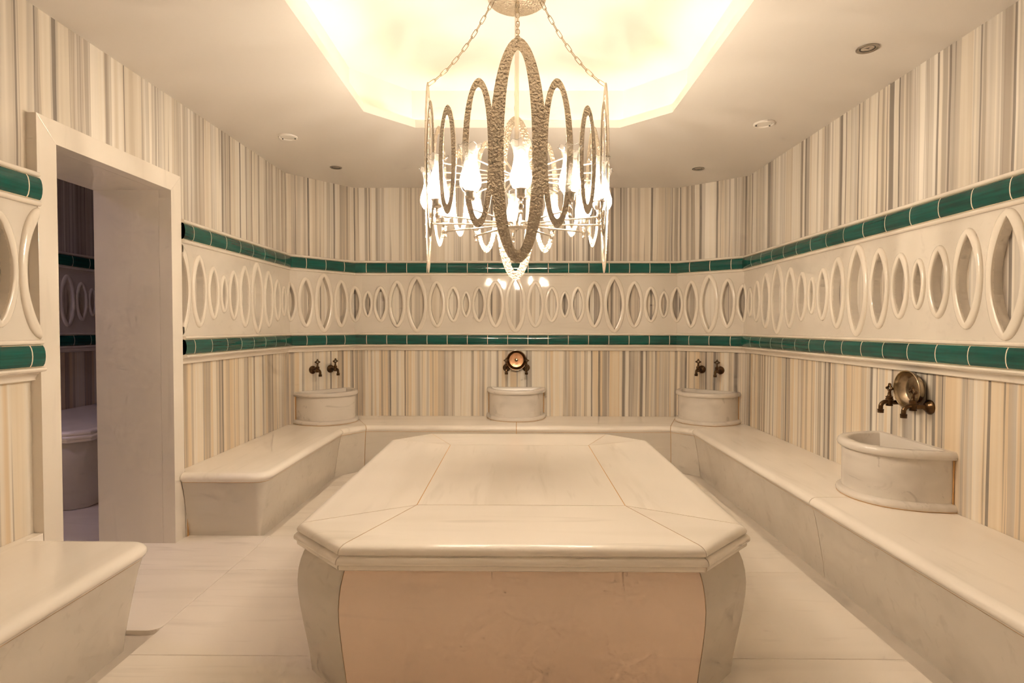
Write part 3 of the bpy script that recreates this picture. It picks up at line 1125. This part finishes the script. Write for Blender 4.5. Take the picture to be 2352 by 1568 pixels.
TAPZ = 0.905
tap_spots = [('left_corner', 0.262, 'left-hand bronze tap of the pair above the left corner basin'),
             ('left_corner', 0.452, 'right-hand bronze tap of the pair above the left corner basin'),
             ('back', 1.6445 - 0.098, 'bronze tap left of the copper bowl on the back wall'),
             ('back', 1.6445 + 0.100, 'bronze tap right of the copper bowl on the back wall'),
             ('right_corner', 0.262, 'left-hand bronze tap of the pair above the right corner basin'),
             ('right_corner', 0.446, 'right-hand bronze tap of the pair above the right corner basin'),
             ('right', 5.2652 - 3.122, 'nearby bronze tap on the right wall, left of the brass bowl'),
             ('right', 5.2652 - 2.937, 'nearest bronze tap on the right wall, its round flange in full view')]
first = None
for seg, s, lab in tap_spots:
    if first is None:
        t = first = make_tap('bronze_tap', lab)
    else:
        t = copy_tree(first)
        t['label'] = lab
    i = SEG.index(seg)
    x, y = W.at(W.c[i] + s, 0)
    n = W.nrm(i)
    t.location = (x, y, TAPZ)
    t.rotation_euler = (0, 0, math.atan2(n[1], n[0]) + math.pi / 2)


def bowl(label, seg, s, mat_in, mat_out, z):
    i = SEG.index(seg)
    x, y = W.at(W.c[i] + s, 0)
    n = W.nrm(i)
    t = thing('bath_bowl', label, 'bowl', (x, y, z))
    t.rotation_euler = (0, 0, math.atan2(n[1], n[0]) + math.pi / 2)
    lathe('shell', [(0.0001, -0.002), (0.050, -0.002), (0.066, -0.006), (0.082, -0.018), (0.092, -0.034), (0.098, -0.056), (0.1005, -0.060)], mat_out, t, 40, axis='Y', smooth=60, cap=False)
    side, bed = ((M_BRONZE, M_COPPER) if mat_in is M_COPPER else (mat_in, mat_in))
    lathe('inner_side', [(0.0995, -0.059), (0.094, -0.042), (0.086, -0.026), (0.072, -0.013)], side, t, 40, axis='Y', smooth=60, cap=False)
    lathe('inner_floor', [(0.073, -0.0135), (0.062, -0.0095), (0.045, -0.008), (0.022, -0.008), (0.0001, -0.008)], bed, t, 40, axis='Y', smooth=60, cap=False)
    vs, fs = tube([(0.0998 * math.cos(a), -0.060, 0.0998 * math.sin(a)) for a in [2 * math.pi * k / 48 for k in range(48)]], 0.0030, 8, closed=True)
    mesh_obj('rolled_rim', vs, fs, M_CHROME if mat_in is M_COPPER else mat_out, t, smooth=60, local=True)
    if mat_in is M_COPPER:
        lathe('boss', [(0.019, -0.008), (0.018, -0.013), (0.014, -0.017), (0.010, -0.018), (0.009, -0.022), (0.0001, -0.024)], mat_out, t, 20, axis='Y', smooth=60)
    return t


bowl('round hammered copper bowl with a bright rim and centre boss hung on the back wall', 'back', 1.6445 + 0.001, M_COPPER, M_BRASS, 0.984)
bowl('round worn brass bowl hung on the right wall between two taps', 'right', 5.2652 - 3.030, M_BRASS_IN, M_BRASS, 0.986)

# ------------------------------------------------------------------ chandelier
CX, CY = 0.0, 2.93
chand = thing('chandelier', 'silver chandelier of hammered oval plates with glass lamps hanging above the platform', 'chandelier', (CX, CY, UPZ))
ZC = H + 0.766 - UPZ                            # everything below is local to the rose on the ceiling
RO = 0.455
PLATE = {'B': (0.124, 0.487, 0.062, 0.056), 'M': (0.079, 0.327, 0.031, 0.040), 'S': (0.0625, 0.248, 0.031, 0.046)}


def oval_plate(kind):
    a, b, wa, wb = PLATE[kind]
    n = 56
    vs, fs = [], []
    th = 0.0016
    for k in range(n):
        g = 2 * math.pi * k / n
        for (aa, bb, yy) in ((a, b, -th), (a - wa, b - wb, -th), (a - wa, b - wb, th), (a, b, th)):
            vs.append((aa * math.cos(g), yy, bb * math.sin(g)))
    for k in range(n):
        q = (k + 1) % n
        for c in range(4):
            fs.append((4 * k + c, 4 * q + c, 4 * q + (c + 1) % 4, 4 * k + (c + 1) % 4))
    me = mesh_obj('oval_plate', vs, fs, M_SILVER, chand, local=True)
    return me


proto = {}
for k in range(16):
    kind = 'BMSM'[k % 4]
    if kind not in proto:
        o = proto[kind] = oval_plate(kind)
    else:
        o = proto[kind].copy()
        COL.objects.link(o)
        o.parent = chand
    th = 2 * math.pi * k / 16 + 0.012
    o.location = (RO * math.sin(th), -RO * math.cos(th), ZC)
    o.rotation_euler = (0, 0, th)
lathe('ceiling_rose', [(0.150, 0.0), (0.150, -0.022), (0.146, -0.034), (0.135, -0.038), (0.0001, -0.038)], M_SILVER, chand, 40)
HUBZ = H + 0.530 - UPZ
vs, fs = tube([(0, 0, -0.03), (0, 0, HUBZ - 0.02)], 0.0115, 16)
mesh_obj('stem', vs, fs, M_CHROME, chand, smooth=40, local=True)
lathe('hub', [(0.0001, -0.030), (0.009, -0.029), (0.013, -0.022), (0.050, -0.018), (0.053, -0.014), (0.053, 0.012), (0.048, 0.016), (0.016, 0.020), (0.016, 0.050), (0.0115, 0.054)], M_CHROME, chand, 28, (0, 0, HUBZ))
lathe('upper_hub', [(0.0115, -0.02), (0.022, -0.016), (0.022, 0.016), (0.0115, 0.02)], M_CHROME, chand, 20, (0, 0, ZC + 0.01))
vs, fs = tube([(0, 0, 0), (0.44, 0, 0)], 0.0052, 8)
spoke = mesh_obj('spoke', vs, fs, M_CHROME, chand, smooth=40, local=True)
for k in range(16):
    o = spoke if k == 0 else spoke.copy()
    if k:
        COL.objects.link(o)
        o.parent = chand
    o.location = (0, 0, ZC + 0.01)
    o.rotation_euler = (0, 0, 2 * math.pi * (k + 0.5) / 16 + 0.012 - math.pi / 2)

# twelve lamp arms: arm > socket, finial, glass_shade, bulb
RL = 0.445
vs, fs = tube([(0.045, 0, 0), (RL, 0, 0)], 0.0055, 10)
arm = mesh_obj('lamp_arm', vs, fs, M_CHROME, chand, smooth=40, local=True)
lathe('socket', [(0.0001, -0.036), (0.006, -0.034), (0.009, -0.029), (0.006, -0.023), (0.0045, -0.018), (0.009, -0.012), (0.012, -0.004), (0.012, 0.004), (0.007, 0.010), (0.0055, 0.018),
                 (0.010, 0.023), (0.010, 0.027), (0.007, 0.031), (0.016, 0.034), (0.021, 0.040), (0.023, 0.052), (0.025, 0.068), (0.031, 0.0705), (0.031, 0.073), (0.012, 0.073)], M_CHROME, arm, 20, (RL, 0, 0))


def scal(r_, h_, a):
    k = max(0.0, (h_ - 0.240) / 0.042)
    if r_ < 0.02:
        k = 0
    wv = math.cos(8 * a)
    return r_ * (1 + 0.06 * k * wv), h_ + 0.005 * k * wv


S0 = 0.072
lathe('glass_shade', [(0.028, S0), (0.038, S0 + 0.012), (0.0475, S0 + 0.030), (0.0500, S0 + 0.046), (0.0475, S0 + 0.064), (0.0410, S0 + 0.088), (0.0350, S0 + 0.112), (0.0320, S0 + 0.134), (0.0325, S0 + 0.152),
                      (0.0360, S0 + 0.172), (0.0420, S0 + 0.188), (0.0500, S0 + 0.200), (0.0530, S0 + 0.203)], M_GLASS, arm, 40, (RL, 0, 0), smooth=80, scallop=scal, cap=False)
lip = []
for k in range(48):
    g = 2 * math.pi * k / 48
    rr, hh = scal(0.0530, S0 + 0.203, g)
    lip.append((RL + rr * math.cos(g), rr * math.sin(g), hh))
vs, fs = tube(lip, 0.0013, 6, closed=True)
mesh_obj('shade_rim', vs, fs, M_LIP, arm, smooth=60, local=True)
vs, fs = ball((RL, 0, S0 + 0.054), 0.0155, 8, 6, 2.8)
mesh_obj('bulb', vs, fs, M_BULB, arm, smooth=80, local=True)
for k in range(12):
    a = arm if k == 0 else copy_tree(arm, chand)
    a.location = (0, 0, HUBZ)
    a.rotation_euler = (0, 0, 2 * math.pi * k / 12 + 0.042 - math.pi / 2)

# four sagging chains from the rose to the tall plates


def link_mesh(L, wd, rr):
    pts = []
    for k in range(12):
        a = 2 * math.pi * k / 12
        x = (L / 2 - wd / 2) * (1 if math.cos(a) > 1e-6 else -1 if math.cos(a) < -1e-6 else 0) + wd / 2 * math.cos(a)
        pts.append((x, wd / 2 * math.sin(a), 0))
    return tube(pts, rr, 6, closed=True)


LV = link_mesh(0.050, 0.017, 0.0019)
link0 = None
for q in range(4):
    th = 2 * math.pi * q / 4 + 0.012
    ch_e = bpy.data.objects.new('chain', None)
    ch_e.empty_display_size = 0.03
    COL.objects.link(ch_e)
    ch_e.parent = chand
    ch_e.rotation_euler = (0, 0, th - math.pi / 2)
    a, b = Vector((0.125, 0, -0.038)), Vector((RO, 0, ZC + 0.487 - 0.012))
    pts = []
    for k in range(61):
        f = k / 60
        p = a.lerp(b, f)
        p.z -= 0.055 * 4 * f * (1 - f)
        pts.append(p)
    cum = [0.0]
    for u, v in zip(pts, pts[1:]):
        cum.append(cum[-1] + (v - u).length)
    n = round(cum[-1] / 0.043)
    for k in range(n):
        s_ = (k + 0.5) / n * cum[-1]
        i = next(i for i in range(60) if cum[i + 1] >= s_)
        p = pts[i].lerp(pts[i + 1], (s_ - cum[i]) / (cum[i + 1] - cum[i]))
        d = (pts[i + 1] - pts[i]).normalized()
        if link0 is None:
            o = link0 = mesh_obj('chain_link', LV[0], LV[1], M_CHAIN, ch_e, smooth=60, local=True)
        else:
            o = link0.copy()
            COL.objects.link(o)
            o.parent = ch_e
        o.location = p
        yv = Vector((0, 1, 0)) if k % 2 else Vector((0, 1, 0)).cross(d)
        zv = d.cross(yv)
        o.rotation_euler = Matrix((d, yv, zv)).transposed().to_euler()

# ------------------------------------------------------------------ room beyond the doorway
AX0, AX1, AY0, AY1 = -4.07, DEEP_X, 1.2, 7.2


def annex_wall(name, pts):
    pth = Path(pts)
    return wall(name, [(pth, 0, pth.c[-1], wall_prof, wall_fm)]), pth


aw, APATH = annex_wall('wall_annex_left', [(AX0, AY0), (AX0, AY1)])
walls['annex'] = aw
annex_wall('wall_annex_back', [(AX0, AY1), (AX1, AY1)])
annex_wall('wall_annex_front', [(AX1, AY0), (AX0, AY0)])
apt = Path([(AX1, AY1), (AX1, AY0)])
wall('wall_annex_right', [(apt, 0, AY1 - DOOR1 + 0.08, wall_prof, wall_fm), (apt, AY1 - DOOR0 - 0.08, apt.c[-1], wall_prof, wall_fm),
                          (apt, AY1 - DOOR1 + 0.08, AY1 - DOOR0 - 0.08, [(0, zi + 0.02), (0, CEIL + 0.02), (-0.08, CEIL + 0.02), (-0.08, zi + 0.02)], [0, 0, 0, 0])])
tag(mesh_obj('floor_annex', [(AX0, AY0, -0.004), (-2.56, AY0, -0.004), (-2.56, AY1, -0.004), (AX0, AY1, -0.004)], [(0, 1, 2, 3)], M_FLOOR), kind='structure')
annex_top = tag(mesh_obj('ceiling_annex', [(AX0, AY0, CEIL), (DEEP_X, AY0, CEIL), (DEEP_X, AY1, CEIL), (AX0, AY1, CEIL)], [(3, 2, 1, 0)], M_PLASTER), kind='structure')
AF = APATH.offset(FD)
sa, sb = 4.6 - AY0, 6.2 - AY0
js = [sa]
while js[-1] + TL < sb:
    js.append(js[-1] + TL if len(js) > 1 else sa + 0.08)
frieze_bands(AF, 'annex', sa, sb, aw, js + [sb])
run = 'SMLBLMSMLBLMS'
s = 5.335 - AY0
up_run, dn = [], []
it = [(s, 'S', 1.0)]
q = s
for st, k in zip(steps('SMLBLM'), 'MLBLM'):
    q -= st
    it.insert(0, (q, k, 1.0))
q = s
for st, k in zip(steps('SMLBLM'), 'MLBLM'):
    q += st
    it.append((q, k, 1.0))
frieze(AF, lambda s_: 'annex', it, (sa, sb))
plat = thing('marble_platform', 'dim marble platform with a moulded top seen through the doorway', 'marble table', (-3.6, 4.8, 0.0))
pp = [(-4.05, 3.93), (-3.17, 3.93), (-3.06, 4.03), (-3.06, 6.0), (-4.05, 6.0)]
prism('top_slab', pp, top_rows, [1, 1, 1, 0, 0], M_Y, plat, smooth=40)
prism('side_panel', pp, body_rows, [1, 1, 1, 0, 0], M_BASE, plat, smooth=60)
LP = (-3.55, 3.05, CEIL)  # unseen ceiling lamp, added to give the annex its dim violet light
lathe('fill_lamp_housing', [(0.10, 0.0), (0.10, -0.02), (0.09, -0.025), (0.086, -0.02)], M_WHITE, annex_top, 24, LP, cap=False)
lathe('fill_lamp_lens', [(0.0001, -0.021), (0.085, -0.021), (0.086, -0.012)], M_ANNEX_LIGHT, annex_top, 24, LP, cap=False)
